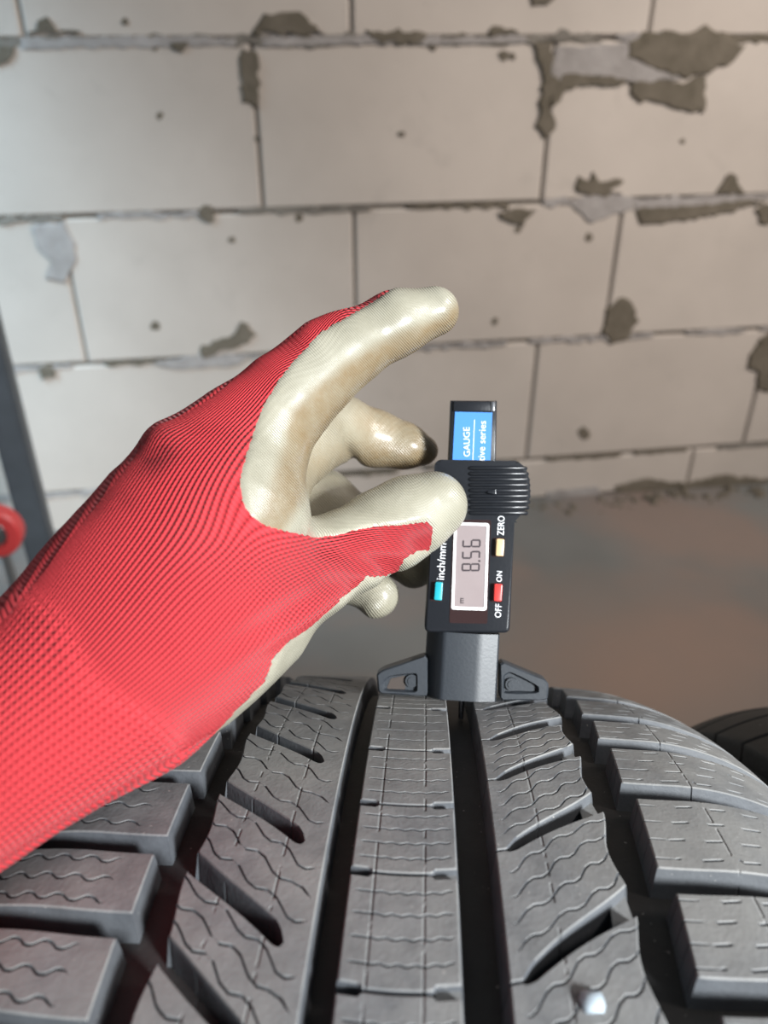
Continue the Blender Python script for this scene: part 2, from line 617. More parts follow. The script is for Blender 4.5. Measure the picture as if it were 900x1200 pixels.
class Tyre:
    def __init__(s, R, depth, crown, mat):
        s.R, s.depth, s.crown, s.mat = R, depth, crown, mat

    def P(s, u, phi, d):
        r = s.R - s.crown(u) - d
        return np.stack([u, -r * np.sin(phi), r * np.cos(phi)], -1)

    def strip(s, VV, FF, cA, cB, gA, gB, uL, uR, nP, nQ, drop=None, ch=.00035):
        """one lamella of a tread block between the cut cA (half gap gA) and the cut cB"""
        p = np.linspace(0, 1, nP)
        R = s.R
        lo = cA(p) + gA(p) / R
        hi = cB(p) - gB(p) / R
        chA = np.minimum(ch, gA(p) * .6) / R
        chB = np.minimum(ch, gB(p) * .6) / R
        q = np.linspace(0, 1, nQ)
        phi = np.empty((nQ + 2, nP + 2)); u = np.empty_like(phi); d = np.zeros_like(phi)
        pe = np.concatenate([[0], p, [1]])
        loe = np.concatenate([[lo[0]], lo, [lo[-1]]]); hie = np.concatenate([[hi[0]], hi, [hi[-1]]])
        cAe = np.concatenate([[chA[0]], chA, [chA[-1]]]); cBe = np.concatenate([[chB[0]], chB, [chB[-1]]])
        for j in range(nQ):
            phi[j + 1] = (loe + cAe) * (1 - q[j]) + (hie - cBe) * q[j]
        phi[0] = loe; phi[-1] = hie
        l, r_ = uL(phi), uR(phi)
        u = l + (r_ - l) * pe
        u[:, 1] += ch; u[:, -2] -= ch
        d[:, 0] = d[:, -1] = ch
        d[0] = np.maximum(d[0], cAe * R); d[-1] = np.maximum(d[-1], cBe * R)
        b = len(VV)
        top = s.P(u, phi, d).reshape(-1, 3)
        n0, n1 = phi.shape
        VV.extend(map(tuple, top))
        for j in range(n0 - 1):
            for i in range(n1 - 1):
                a = b + j * n1 + i
                FF.append((a, a + 1, a + n1 + 1, a + n1))
        ring = [(0, i) for i in range(n1)] + [(j, n1 - 1) for j in range(1, n0)] + [(n0 - 1, i) for i in range(n1 - 2, -1, -1)] + [(j, 0) for j in range(n0 - 2, 0, -1)]
        gAe = np.concatenate([[gA(p)[0]], gA(p), [gA(p)[-1]]]); gBe = np.concatenate([[gB(p)[0]], gB(p), [gB(p)[-1]]])
        prev = [b + j * n1 + i for j, i in ring]
        for lev, dd in enumerate((.25, 1.0)):
            cur = []
            base = len(VV)
            for j, i in ring:
                uu, ff = u[j, i], phi[j, i]
                dr = .0010 * dd
                if i == 0: uu -= dr
                if i == n1 - 1: uu += dr
                if j == 0: ff -= min(.0009 * dd, gAe[i] * .25) / R
                if j == n0 - 1: ff += min(.0009 * dd, gBe[i] * .25) / R
                VV.append(tuple(s.P(np.array(uu), np.array(ff), s.depth * dd + .0002)))
                cur.append(len(VV) - 1)
            N = len(ring)
            for k in range(N):
                FF.append((prev[(k + 1) % N], prev[k], cur[k], cur[(k + 1) % N]))
            prev = cur

    def patch(s, VV, FF, c, g, uL, uR, p0, p1, d):
        """tie bar: a low bridge across a cut between p0 and p1 at depth d"""
        p = np.linspace(p0, p1, 6)
        b = len(VV)
        R = s.R
        for k, (dd, e) in enumerate(((s.depth, 0), (d, 0))):
            for sg in (-1, 1):
                ph = c(p) + sg * (g(p) + .0003) / R
                l, r_ = uL(ph), uR(ph)
                VV.extend(map(tuple, s.P(l + (r_ - l) * p, ph, np.full(6, dd))))
        # rows: 0 bottom -, 1 bottom +, 2 top -, 3 top +
        for i in range(5):
            a = b + i
            FF.append((a + 12, a + 13, a + 19, a + 18))
        FF.append((b, b + 12, b + 18, b + 6))
        FF.append((b + 11, b + 23, b + 17, b + 5))


def const(v):
    return lambda p: np.full_like(np.asarray(p, float), v)


def sstep(a, b, x):
    t = np.clip((x - a) / (b - a), 0, 1)
    return t * t * (3 - 2 * t)


def tri(x):
    return 2 * np.abs(2 * (x - np.floor(x + .5))) - 1


def zig(x):            # trapezoid zigzag
    return np.clip(tri(x) * 1.8, -1, 1)


main = Tyre(RT, .0085, crown, M_RUB)
TYRE_M = Matrix.Translation((.0008, TYRE_Y, RT)) @ Matrix.Rotation(math.radians(-3.4), 4, 'Z')
tyre = empty('tyre', TYRE_M)
tag(tyre, 'worn winter tyre with siped tread standing under the gauge', 'tyre')


def extend(seq, lo, hi, pitch):
    seq = list(seq)
    pat = [5.2, 5.9, 4.7, 5.5, 6.1, 5.0]
    k = 0
    while seq[0] > lo:
        seq.insert(0, seq[0] - pat[k % 6]); k += 1
    while seq[-1] < hi:
        seq.append(seq[-1] + pat[k % 6]); k += 1
    return seq


LO, HI = -64, 24
R2 = {}
ribs = []


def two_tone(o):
    """worn dusty top faces; clean flanks darkened further with groove shade"""
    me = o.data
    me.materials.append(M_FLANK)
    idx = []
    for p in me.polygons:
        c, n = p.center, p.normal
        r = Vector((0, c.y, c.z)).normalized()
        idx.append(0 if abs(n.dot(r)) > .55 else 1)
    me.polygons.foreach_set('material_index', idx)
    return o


def build_rib(nm, seq, shape, gap, uL, uR, nP, sipes, ties=()):
    """seq: angle of each main cut, shape(p): offset of the cut in deg, gap(p): its half width"""
    for a, b in zip(seq[:-1], seq[1:]):
        VV, FF = [], []
        cuts = [(lambda p, a=a: (a + shape(p)) * DEG, gap)]
        for (f, off, g) in sipes:
            cuts.append((lambda p, a=a, b=b, f=f, off=off: (a + (b - a) * f + shape(p) + off(p)) * DEG, g))
        cuts.append((lambda p, b=b: (b + shape(p)) * DEG, gap))
        for (c0, g0), (c1, g1) in zip(cuts[:-1], cuts[1:]):
            main.strip(VV, FF, c0, c1, g0, g1, uL, uR, nP, 4)
        for (p0, p1, d) in ties:
            main.patch(VV, FF, cuts[-1][0], gap, uL, uR, p0, p1, d)
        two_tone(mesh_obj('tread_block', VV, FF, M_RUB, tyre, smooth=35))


mmd = 1 / (RT * 1000 * DEG)       # degrees per millimetre of tread
# centre rib
cs = extend([-26.8, -20.45, -15.25, -10.8, -5.55], LO, HI, 5.5)
cgap = lambda p: (.0013 * (1 - sstep(.17, .21, p)) + .00045 * sstep(.17, .21, p) * (1 - sstep(.76, .80, p)) + .0014 * sstep(.76, .80, p))
cshape = lambda p: mmd * (.9 * np.sin(np.asarray(p) * math.pi) - .4 * np.asarray(p))
csipe = [((k + .95) / 4.9, (lambda p, k=k: mmd * (.30 * tri(np.asarray(p) * 6.5 + k * .3) * sstep(.22, .3, p) * (1 - sstep(.9, 1, p)) - .35 * sstep(.7, 1, p))),
          (lambda p: .00024 * sstep(.04, .10, p) * (1 - sstep(.93, .97, p)))) for k in range(4)]
build_rib('centre', cs, cshape, cgap, const(-.0122), const(.0129), 54, csipe, [(.0, .17, .0060), (.79, 1.0, .0018)])
# right intermediate rib: slots open to the outside
rs = extend([-27.3, -22.25, -17.8, -12.5, -6.2], LO, HI, 5.5)
rshape = lambda p: -3.95 * (np.clip((np.asarray(p) - .11) / .89, -.2, 1.0)) ** 1 * (1 + .12 * (1 - np.asarray(p))) * np.where(np.asarray(p) < .11, .3, 1)
rgap = lambda p: .00035 * (1 - sstep(.08, .11, p)) + np.sqrt(np.clip((np.asarray(p) - .095) / .10, 0, 1)) * (.0017 + .0026 * np.clip((np.asarray(p) - .1) / .9, 0, 1))
rsipe = [((k + 1.0) / 5.0, (lambda p, k=k: mmd * .75 * zig(np.asarray(p) * 3.6 + .12 * k)), (lambda p: .00030 * sstep(.04, .16, p))) for k in range(4)]
build_rib('right', rs, rshape, rgap, const(.0226), lambda ph: .0517 + .0012 * np.sin(np.asarray(ph) / DEG * 1.1), 60, rsipe, [(.84, 1.0, .0032), (0, .1, .003)])
# left intermediate rib
ls = extend([-30.0, -24.5, -18.8, -12.4, -7.2, -2.9], LO, HI, 5.5)
lshape = lambda p: -3.75 * np.clip((.80 - np.asarray(p)) / .80, -.05, 1) ** .9 if np.ndim(p) == 0 else -3.75 * np.sign(.80 - p) * np.abs(.80 - p) ** .93 / .80 ** .93 * np.where(p > .8, .6, 1)
lgap = lambda p: .0031 * np.sqrt(np.clip(1 - (np.clip(p - .70, 0, 1) / .105) ** 2, 0, 1)) * (1 - .12 * np.asarray(p))
lsipe = [((k + .95) / 3.9, (lambda p, k=k: mmd * (1.0 * zig(np.asarray(p) * 3.0 + .5 * (k % 2)))), (lambda p: .00030 * (1 - sstep(.90, .96, p)) * (1 - .85 * sstep(.29, .31, p) * (1 - sstep(.35, .37, p))))) for k in range(3)]
build_rib('left', ls, lshape, lgap, lambda ph: -.0503 - .0008 * np.sin(np.asarray(ph) / DEG * 1.1), const(-.0188), 66, lsipe)
# right shoulder
srs = extend([-32.7, -27.4, -23.0, -17.7, -11.4, -6.2], LO, HI, 5.5)
srshape = lambda p: -1.9 * np.asarray(p) ** 1.6
srgap = lambda p: .0038 - .0007 * np.asarray(p)


def saw(seq, u_far, u_near):
    s = np.array(seq)

    def fn(ph):
        d = np.asarray(ph) / DEG
        i = np.clip(np.searchsorted(s, d, side='right') - 1, 0, len(s) - 2)
        t = np.clip((d - s[i]) / (s[i + 1] - s[i]), 0, 1)
        return u_far + (u_near - u_far) * t
    return fn


dash = lambda p, k: .00032 * (np.sin(np.asarray(p) * 42 + k * 1.7) > -.05) * sstep(.07, .09, p) * (1 - sstep(.66, .70, p)) + .00022 * (1 - sstep(.05, .09, p))
srsipe = [((k + 1.0) / 5.0, (lambda p, k=k: mmd * (-.9 * (((np.asarray(p) * 42 + k * 1.7) / (2 * math.pi)) % 1.0 - .25) * sstep(.06, .09, p))), (lambda p, k=k: dash(p, k))) for k in range(4)]
build_rib('rshoulder', srs, srshape, srgap, saw(srs, .0638, .0610), const(.128), 96, srsipe)
# left shoulder
sls = extend([-27.8, -22.8, -17.0, -11.9, -7.65, -3.4], LO, HI, 5.5)
slshape = lambda p: -1.9 * (1 - np.asarray(p)) ** 1.6
slgap = lambda p: .0031 - .0004 * (1 - np.asarray(p))
slsipe = [((k + 1.0) / 4.0, (lambda p, k=k: mmd * .75 * zig(np.asarray(p) * 9 + .25 * k)), (lambda p: .00030 * sstep(.25, .3, p) * (1 - sstep(.86, .9, p)))) for k in range(3)]
build_rib('lshoulder', sls, slshape, slgap, const(-.128), saw(sls, -.0610, -.0594), 90, slsipe)

# the rest of the ring, out of the camera's sight, as one plain part
VV, FF = [], []
for seq, shape, gap, uL, uR in ((cs, cshape, cgap, const(-.0122), const(.0129)), (rs, rshape, rgap, const(.0226), const(.0517)),
                                (ls, lshape, lgap, const(-.0503), const(-.0188)), (srs, srshape, srgap, const(.0625), const(.128)),
                                (sls, slshape, slgap, const(-.128), const(-.0602))):
    a0, a1 = seq[-1], seq[0] + 360
    n = int(round((a1 - a0) / 5.5))
    for k in range(n):
        a = a0 + (a1 - a0) * k / n; b = a0 + (a1 - a0) * (k + 1) / n
        main.strip(VV, FF, lambda p, a=a: (a + shape(np.asarray(p))) * DEG, lambda p, b=b: (b + shape(np.asarray(p))) * DEG, gap, gap, uL, uR, 9, 2)
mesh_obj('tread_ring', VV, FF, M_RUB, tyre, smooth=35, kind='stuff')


def lathe(name, prof, n, mat, parent, smooth=40):
    vs, fs = [], []
    m = len(prof)
    for k in range(n):
        a = 2 * math.pi * k / n
        for u, r in prof:
            vs.append((u, -r * math.sin(a), r * math.cos(a)))
    for k in range(n):
        for i in range(m - 1):
            a, b = k * m + i, ((k + 1) % n) * m + i
            fs.append((a, a + 1, b + 1, b))
    return mesh_obj(name, vs, fs, mat, parent, smooth=smooth)


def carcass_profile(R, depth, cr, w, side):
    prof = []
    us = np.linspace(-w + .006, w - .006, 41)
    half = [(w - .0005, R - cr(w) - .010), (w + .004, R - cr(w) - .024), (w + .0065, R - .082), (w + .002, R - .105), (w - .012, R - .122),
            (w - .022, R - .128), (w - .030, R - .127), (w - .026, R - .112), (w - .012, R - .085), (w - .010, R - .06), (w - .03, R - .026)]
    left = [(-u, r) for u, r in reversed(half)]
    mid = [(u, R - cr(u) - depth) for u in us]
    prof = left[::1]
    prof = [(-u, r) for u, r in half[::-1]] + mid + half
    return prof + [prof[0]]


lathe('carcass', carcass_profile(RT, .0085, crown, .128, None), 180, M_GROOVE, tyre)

# pale stone stuck in a sipe of the tread
def tyre_pt(u, phi, d=0.0):
    return TYRE_M @ Vector(main.P(np.array(u), np.array(phi * DEG), np.array(d)))


bm = bmesh.new()
bmesh.ops.create_icosphere(bm, subdivisions=2, radius=.0023)
for v in bm.verts:
    v.co *= 1 + .18 * math.sin(v.co.x * 2100 + 1) * math.cos(v.co.y * 1700)
    v.co.z *= .7; v.co.x *= 1.15
st = bm_obj('pebble', bm, M_STONE, None, 60)
st.location = tyre_pt(.0385, -5.55, -.0004)
tag(st, 'pale bluish pebble wedged in a tread sipe near the bottom edge', 'pebble')

# second tyre, behind on the right
crown2 = lambda u: .5 * u * u + 7 * np.maximum(0, np.abs(u) - .06) ** 2
T2 = Tyre(.306, .007, crown2, M_RUB2)
T2_M = Matrix.Translation((.250, .070, .306)) @ Matrix.Rotation(math.radians(-3), 4, 'Z')
tyre2 = empty('tyre', T2_M)
tag(tyre2, 'dark tyre standing at the right edge, behind the siped one', 'tyre')
for k in range(30):
    a, b = -120 + 6 * k, -120 + 6 * (k + 1)
    for uL, uR, sg in ((-.100, -.040, 1), (.040, .100, -1)):
        VV, FF = [], []
        sh = (lambda p: 5.0 * (1 - np.asarray(p)) ** 1.2) if sg > 0 else (lambda p: 5.0 * np.asarray(p) ** 1.2)
        gp = lambda p: .0018 + 0 * np.asarray(p)
        T2.strip(VV, FF, lambda p, a=a: (a - sh(p)) * DEG, lambda p, b=b: (b - sh(p)) * DEG, gp, gp, const(uL), const(uR), 18, 3)
        mesh_obj('tread_block', VV, FF, M_RUB2, tyre2, smooth=35)
def plain_rib(uL, uR):
    prof = [(uL - .001, .306 - crown2(uL) - .0075), (uL, .306 - crown2(uL)), ((uL + uR) / 2, .306 - crown2((uL + uR) / 2)), (uR, .306 - crown2(uR)), (uR + .001, .306 - crown2(uR) - .0075)]
    lathe('tread_rib', prof, 120, M_RUB2, tyre2)
plain_rib(-.034, -.004); plain_rib(.004, .034)
lathe('carcass', carcass_profile(.306, .007, crown2, .100, None), 120, M_RUB2, tyre2)

# ------------------------------------------------------------------ gauge
GU, GPHI = .0190, -30.1
go = np.array(TYRE_M @ Vector(main.P(np.array(GU), np.array(GPHI * DEG), np.array(-.0002))))
r3 = np.array(TYRE_M.to_3x3())
ex = r3 @ np.array([1, 0, 0]); er = r3 @ np.array([0, -math.sin(GPHI * DEG), math.cos(GPHI * DEG)])
ez = np.cross(ex, er)
LEAN = math.radians(1.6)
gx = ex * math.cos(LEAN) - er * math.sin(LEAN)
gy = ex * math.sin(LEAN) + er * math.cos(LEAN)
GM = Matrix(((gx[0], gy[0], ez[0], go[0]), (gx[1], gy[1], ez[1], go[1]), (gx[2], gy[2], ez[2], go[2]), (0, 0, 0, 1)))
gauge = empty('tread_depth_gauge', GM)
tag(gauge, 'black digital tread depth gauge reading 8.56 standing on the tyre', 'gauge')
ZF, ZB = .0078, -.0055            # front and back face of the body


def L(px, py, zl=ZF):
    """gauge-plane coordinates of a point on its face"""
    r = ray(px, py)
    o = go + ez * zl
    t = ((o - CAM) @ ez) / (r @ ez)
    d = CAM + r * t - go
    return float(d @ gx), float(d @ gy)


def Lp(pts, zl=ZF):
    return [L(px, py, zl) for px, py in pts]


def part(name, outline, z0, z1, mat, parent=None, bevel=.0004, seg=2):
    return bm_obj(name, prism_bm(outline, z0, z1, bevel, seg), mat, parent or gauge, 35)


# foot: rounded block and two wings
zb = .0055
x0, y1 = L(500.5, 742, zb); x1, _ = L(586.5, 742, zb)
bm = bmesh.new()
prof = []
N = 20
cx, hw = (x0 + x1) / 2, (x1 - x0) / 2
w4 = hw * .52
for (xa, za, xb, zb_) in ((x0, -.0022, x0 + w4 * .08, -.0008), (x0 + w4 * .8, .0062, x0 + w4 * 1.05, .0068), (x1 - w4 * 1.25, .0068, x1 - w4 * .85, .0063), (x1 - w4 * .10, .0045, x1, .0030)):
    prof += [(xa, za), ((xa + xb) / 2, (za + zb_) / 2 + .00015), (xb, zb_)]
prof += [(x1, -.0055), (x0, -.0055)]
vb = [bm.verts.new((x, 0, z)) for x, z in prof]; vt = [bm.verts.new((x, y1 + .001, z)) for x, z in prof]
n = len(prof)
bm.faces.new(vb); bm.faces.new(vt[::-1])
for i in range(n):
    bm.faces.new((vb[i], vt[i], vt[(i + 1) % n], vb[(i + 1) % n]))
bm_obj('foot_block', bm, M_BASE, gauge, 40)


def wing(outline_px, pocket_px, hole, boss, bo):
    out = Lp(outline_px, .004)
    out = [(x, max(y, 0.0)) for x, y in out]
    out = round_poly(out, [0, 0, .0022, .0012][:len(out)] if len(out) == 4 else .0012, 4)
    poc = round_poly(Lp(pocket_px, .004), .0011, 4)
    bm = bmesh.new()
    # rim = outline minus pocket, pocket floor lower; built as rings with equal point counts
    K = 48

    def resample(P):
        P = np.array(P + [P[0]]); d = np.r_[0, np.cumsum(np.hypot(*np.diff(P, axis=0).T))]
        t = np.linspace(0, d[-1], K + 1)[:-1]
        return np.stack([np.interp(t, d, P[:, 0]), np.interp(t, d, P[:, 1])], -1)
    a, b = resample(out), resample(poc)
    ca = b.mean(0)
    aa = np.arctan2(*(b - ca).T[::-1])
    # align by angle around the pocket centre
    def by_angle(Q):
        ang = np.arctan2(Q[:, 1] - ca[1], Q[:, 0] - ca[0])
        o = np.argsort(ang); ang, Q = ang[o], Q[o]
        t = np.linspace(-math.pi, math.pi, K + 1)[:-1]
        ex_ = np.r_[ang[-1] - 2 * math.pi, ang, ang[0] + 2 * math.pi]
        return np.stack([np.interp(t, ex_, np.r_[Q[-1, k], Q[:, k], Q[0, k]]) for k in (0, 1)], -1)
    def dense(P):
        P = np.array(P + [P[0]]); d = np.r_[0, np.cumsum(np.hypot(*np.diff(P, axis=0).T))]
        t = np.linspace(0, d[-1], 900)[:-1]
        return np.stack([np.interp(t, d, P[:, 0]), np.interp(t, d, P[:, 1])], -1)
    a, b = by_angle(dense(out)), by_angle(dense(poc))
    e = .0006
    def inset(Q, k):
        dv = ca - Q; ln = np.hypot(*dv.T)[:, None]
        return Q + dv / ln * k
    rings = [(a, -.0045), (a, .0040 - e), (inset(a, e), .0040), (inset(b, -e * .8), .0040), (b, .0034), (inset(b, .0004), .0022)]
    vr = [[bm.verts.new((q[0], q[1], z)) for q in Q] for Q, z in rings]
    for r0, r1 in zip(vr[:-1], vr[1:]):
        for k in range(K):
            bm.faces.new((r0[k], r0[(k + 1) % K], r1[(k + 1) % K], r1[k]))
    bm.faces.new(vr[0][::-1])
    if hole is None:
        bm.faces.new(vr[-1])
    else:
        # pocket floor stays closed; a dark patch stands in for the shaded hole
        hp = by_angle(dense(round_poly(Lp(hole, .0022), .0006, 3)))
        hc = np.mean(Lp(hole, .0022), axis=0)
        Q = dense(round_poly(Lp(hole, .0022), .0006, 3))
        ang = np.arctan2(Q[:, 1] - hc[1], Q[:, 0] - hc[0]); o_ = np.argsort(ang)
        bm.faces.new(vr[-1])
    w = bm_obj('foot_wing', bm, M_BASE, gauge, 35)
    if hole:
        hb = prism_bm([(p[0], p[1]) for p in round_poly(Lp(hole, .0022), .0006, 3)], .00215, .0023)
        ho = bm_obj('slot_hole_patch', hb, M_SLOT, w)
    bx, by = L(*boss, .0022)
    sb = bmesh.new()
    for rr, zz in ((bo, .0020), (bo * .62, .0023)):
        bmesh.ops.create_cone(sb, cap_ends=True, segments=24, radius1=rr, radius2=rr * .92, depth=zz, matrix=Matrix.Translation((bx, by, .0022 + zz / 2 - .0010)))
    bm_obj('screw_head', sb, M_BASE, w, 35)
    return w


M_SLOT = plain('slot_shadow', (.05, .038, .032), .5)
wing([(501, 817), (443, 817), (441, 790), (449, 785), (501, 767.5)], [(488, 789), (488, 811), (450, 809), (449, 799), (457, 793)], [(453, 807), (475, 808), (475, 791.5), (458, 795)], (482.5, 797.5), .0026)
wing([(586, 821), (586, 774.5), (640, 797), (643.5, 802), (642, 821)], [(590, 812), (591, 792), (598, 788), (630, 804), (631, 812)], None, (599.5, 801.5), .0026)

# probe pin reaching down into the groove
bm = bmesh.new()
tube_pts(bm, [(0, -.0083, 0), (0, .004, 0)], [.0009, .0013], 12)
bm_obj('probe', bm, M_STEEL, gauge, 40)

# slider bar at the top with its label
sb = Lp([(528, 469), (582.5, 469.5), (581, 545), (525, 545)], .0035)
bar = part('slider_bar', [sb[3], sb[2], sb[1], sb[0]], -.0035, .0035, M_BLACK, None, .0006)
part('end_cap', Lp([(531, 482), (577.5, 482.5), (578, 470.5), (531.5, 470)], .0040), .0030, .0042, M_BLACK, bar, .0003)
part('clip', Lp([(575, 482.3), (579.5, 482.5), (580, 470.6), (575.3, 470.5)], .0044), .0038, .0046, M_STEEL, bar, .0002)
part('label_sticker', Lp([(530, 545), (574.5, 545), (577, 483.5), (533.3, 482.5)], .0038), .0033, .0038, M_LABEL, bar, 0)
part('rule_line', Lp([(553.6, 541), (554.4, 541), (556.4, 492), (555.7, 492)], .0039), .0037, .0039, M_WHITE, bar, 0)


def up_text(name, body, px0, py0, px1, py1, mat, parent, zl, squash=1.0, depth=.0001):
    """lettering that reads upwards; from baseline start (px0,py0) box width in px along the reading direction"""
    a = np.array(L(px0, py0, zl)); b = np.array(L(px1, py1, zl))
    ln = np.hypot(*(b - a))
    o = text_obj(name, body, 1.0, Matrix(), mat, parent, depth=0, align='LEFT')
    xs_ = [v.co.x for v in o.data.vertices]; ys_ = [v.co.y for v in o.data.vertices]
    w, h0, h1 = max(xs_) - min(xs_), min(ys_), max(ys_)
    d = (b - a) / ln
    nrm = np.array([-d[1], d[0]])
    s = ln / w
    for v in o.data.vertices:
        x, y = (v.co.x - min(xs_)) * s, (v.co.y - h0) * s * squash
        q = a + d * x + nrm * y
        v.co = (q[0], q[1], zl)
    return o


up_text('lettering', 'GAUGE', 550.8, 535, 550.3, 500.5, M_WHITE, bar, .00395, 1.0)
up_text('lettering', 'tive series', 568, 540.5, 569.5, 493.5, M_WHITE, bar, .00395, 1.0)

# body
bo = Lp([(497, 741), (597.5, 742), (603, 611), (609, 605), (618, 594), (621.5, 580), (620.5, 562), (616, 548), (606, 540), (514, 538.5), (509.5, 543)])
bo = round_poly(bo, [.0022, .0022, .001, .001, .002, .002, .002, .002, .002, .002, .001], 3)
body = part('body', bo, ZB, ZF, M_BLACK, None, .0013, 3)
# right edge highlight strip comes from the bevel; grip ribs
for k in range(9):
    yk = 548.5 + k * 6.55
    xr = 610.5 + 9.5 * math.sqrt(max(0, 1 - ((k - 4.2) / 5.2) ** 2))
    a = L(549.5, yk, ZF); b = L(xr, yk + .3, ZF)
    bm = bmesh.new()
    rr = .00082
    zz = ZF - .0001
    pts = [(a[0], a[1], zz), (a[0] + .0008, a[1], zz + .00025), ((a[0] + b[0]) / 2, (a[1] + b[1]) / 2, zz + .00035), (b[0] - .0012, b[1], zz + .0001), (b[0], b[1], zz - .0012), (b[0] + .0002, b[1], zz - .004), (b[0], b[1], ZB + .003)]
    tube_pts(bm, pts, [rr * .6, rr, rr, rr, rr, rr, rr * .8], 10)
    bm_obj('grip_rib', bm, M_BLACK, body, 50)
# small moulded arrow in the middle of the grip
ar = Lp([(571, 575), (571, 578), (581, 580), (581, 573)], ZF)
part('arrow_mark', round_poly(ar, .0002, 2), ZF, ZF + .0014, M_BLACK, body, .0002)

# window, display, frame
win = round_poly(Lp([(526.5, 730), (571, 731), (575.5, 609.5), (531, 609)]), .0008, 3)
part('window', win, ZF - .0005, ZF + .00015, M_WINDOW, body, 0)
fo = round_poly(Lp([(528.8, 714), (570.2, 715.5), (573.4, 613.2), (532.4, 612)]), .0011, 4)
fi = round_poly(Lp([(531.9, 710.6), (567.2, 712), (570.2, 616.2), (535.4, 615.2)]), .0006, 4)
bm = bmesh.new()
n = len(fo)
R_ = [[bm.verts.new((x, y, z)) for x, y in P] for P, z in ((fo, ZF), (fo, ZF + .0004), (fi, ZF + .0004), (fi, ZF))]
for a, b in zip(R_[:-1], R_[1:]):
    for k in range(n):
        bm.faces.new((a[k], a[(k + 1) % n], b[(k + 1) % n], b[k]))
bm_obj('display_frame', bm, M_FRAME, body, 35)
scr = part('display', fi, ZF - .0003, ZF + .00022, M_LCD, body, 0)

# seven segment digits reading upwards
def seg_digit(ch, px, py, wpx, hpx, th):
    """digit whose foot points right: reading direction = image up; px = top of glyph side (left), py = lower start"""
    segs = {'8': 'abcdefg', '5': 'acdfg', '6': 'acdefg'}[ch]
    # glyph coordinates: x reading direction (up in the image), y glyph-up (image left)
    W, Hh, t = wpx, hpx, th
    rect = {'a': (t * .6, Hh - t, W - t * .6, Hh), 'd': (t * .6, 0, W - t * .6, t), 'g': (t * .6, Hh / 2 - t / 2, W - t * .6, Hh / 2 + t / 2),
            'b': (W - t, Hh / 2 + t * .4, W, Hh - t * .5), 'c': (W - t, t * .5, W, Hh / 2 - t * .4), 'f': (0, Hh / 2 + t * .4, t, Hh - t * .5), 'e': (0, t * .5, t, Hh / 2 - t * .4)}
    out = []
    for s in segs:
        a0, b0, a1, b1 = rect[s]
        out.append([(px + (Hh - b) + .035 * (py - a - 660) * -1, py - a) for a, b in ((a0, b0), (a1, b0), (a1, b1), (a0, b1))])
    return out


bm = bmesh.new()
zs = ZF + .00026
quads = []
for ch, py in (('8', 669.5), ('5', 655.0), ('6', 641.5)):
    quads += seg_digit(ch, 541, py, 9.5, 21.5, 2.0)
quads.append([(560.5, 658.5), (563, 658.5), (563, 656.3), (560.5, 656.3)])
for y in (702, 704.5, 707):
    quads.append([(539.5, y), (543.5, y), (543.5, y - 1.1), (539.5, y - 1.1)])
quads.append([(539.3, 707), (540.3, 707), (540.3, 701), (539.3, 701)])
for q in quads:
    bm.faces.new([bm.verts.new((*L(x, y, zs), zs)) for x, y in q])
bm_obj('digits', bm, M_DIGIT, body)

for name, c, mat in (('button', [(508.5, 703), (517.8, 704), (519, 682.5), (510.2, 681.8)], M_TEAL), ('button', [(580.8, 651.5), (590, 652), (591.2, 631.8), (582, 631)], M_CREAM),
                     ('button', [(578.6, 704.5), (587.8, 705), (589, 684.8), (579.6, 684)], M_RED)):
    q = Lp(c, ZF + .002)
    part(name, round_poly(q, .0005, 3), ZF, ZF + .0022, mat, body, .0004)
    rc = Lp([(c[0][0] - 4.5, c[0][1] + 1), (c[1][0] + .8, c[1][1] + 1), (c[2][0] + .8, c[2][1] - 1), (c[3][0] - 4.5, c[3][1] - 1)])
    part('button_shadow', round_poly(rc, .0005, 2), ZF - .0002, ZF + .00008, M_WINDOW, body, 0)  # dark sheet reaching left of each button as its painted shadow
up_text('lettering', 'inch/mm', 520.5, 679.5, 523, 637, M_WHITE, body, ZF + .0001, 1.05)
up_text('lettering', 'ZERO', 590.5, 627.5, 591.5, 604.8, M_WHITE, body, ZF + .0001, 1.25)
up_text('lettering', 'ON', 588, 682, 588.6, 669.5, M_WHITE, body, ZF + .0001, 1.1)
up_text('lettering', 'OFF', 587, 724, 588, 708, M_WHITE, body, ZF + .0001, 1.1)

# ------------------------------------------------------------------ gloved hand (signed distance field of tapered bones, meshed by surface nets)
def cc(px, py, z):
    return np.array([(px - 450) / F * z, -(py - 600) / F * z, z])


def bone(a, b):
    (x0, y0, z0, r0), (x1, y1, z1, r1) = a, b
    return cc(x0, y0, z0), cc(x1, y1, z1), r0 * z0 / F, r1 * z1 / F


def chain(js):
    return [bone(a, b) for a, b in zip(js[:-1], js[1:])]


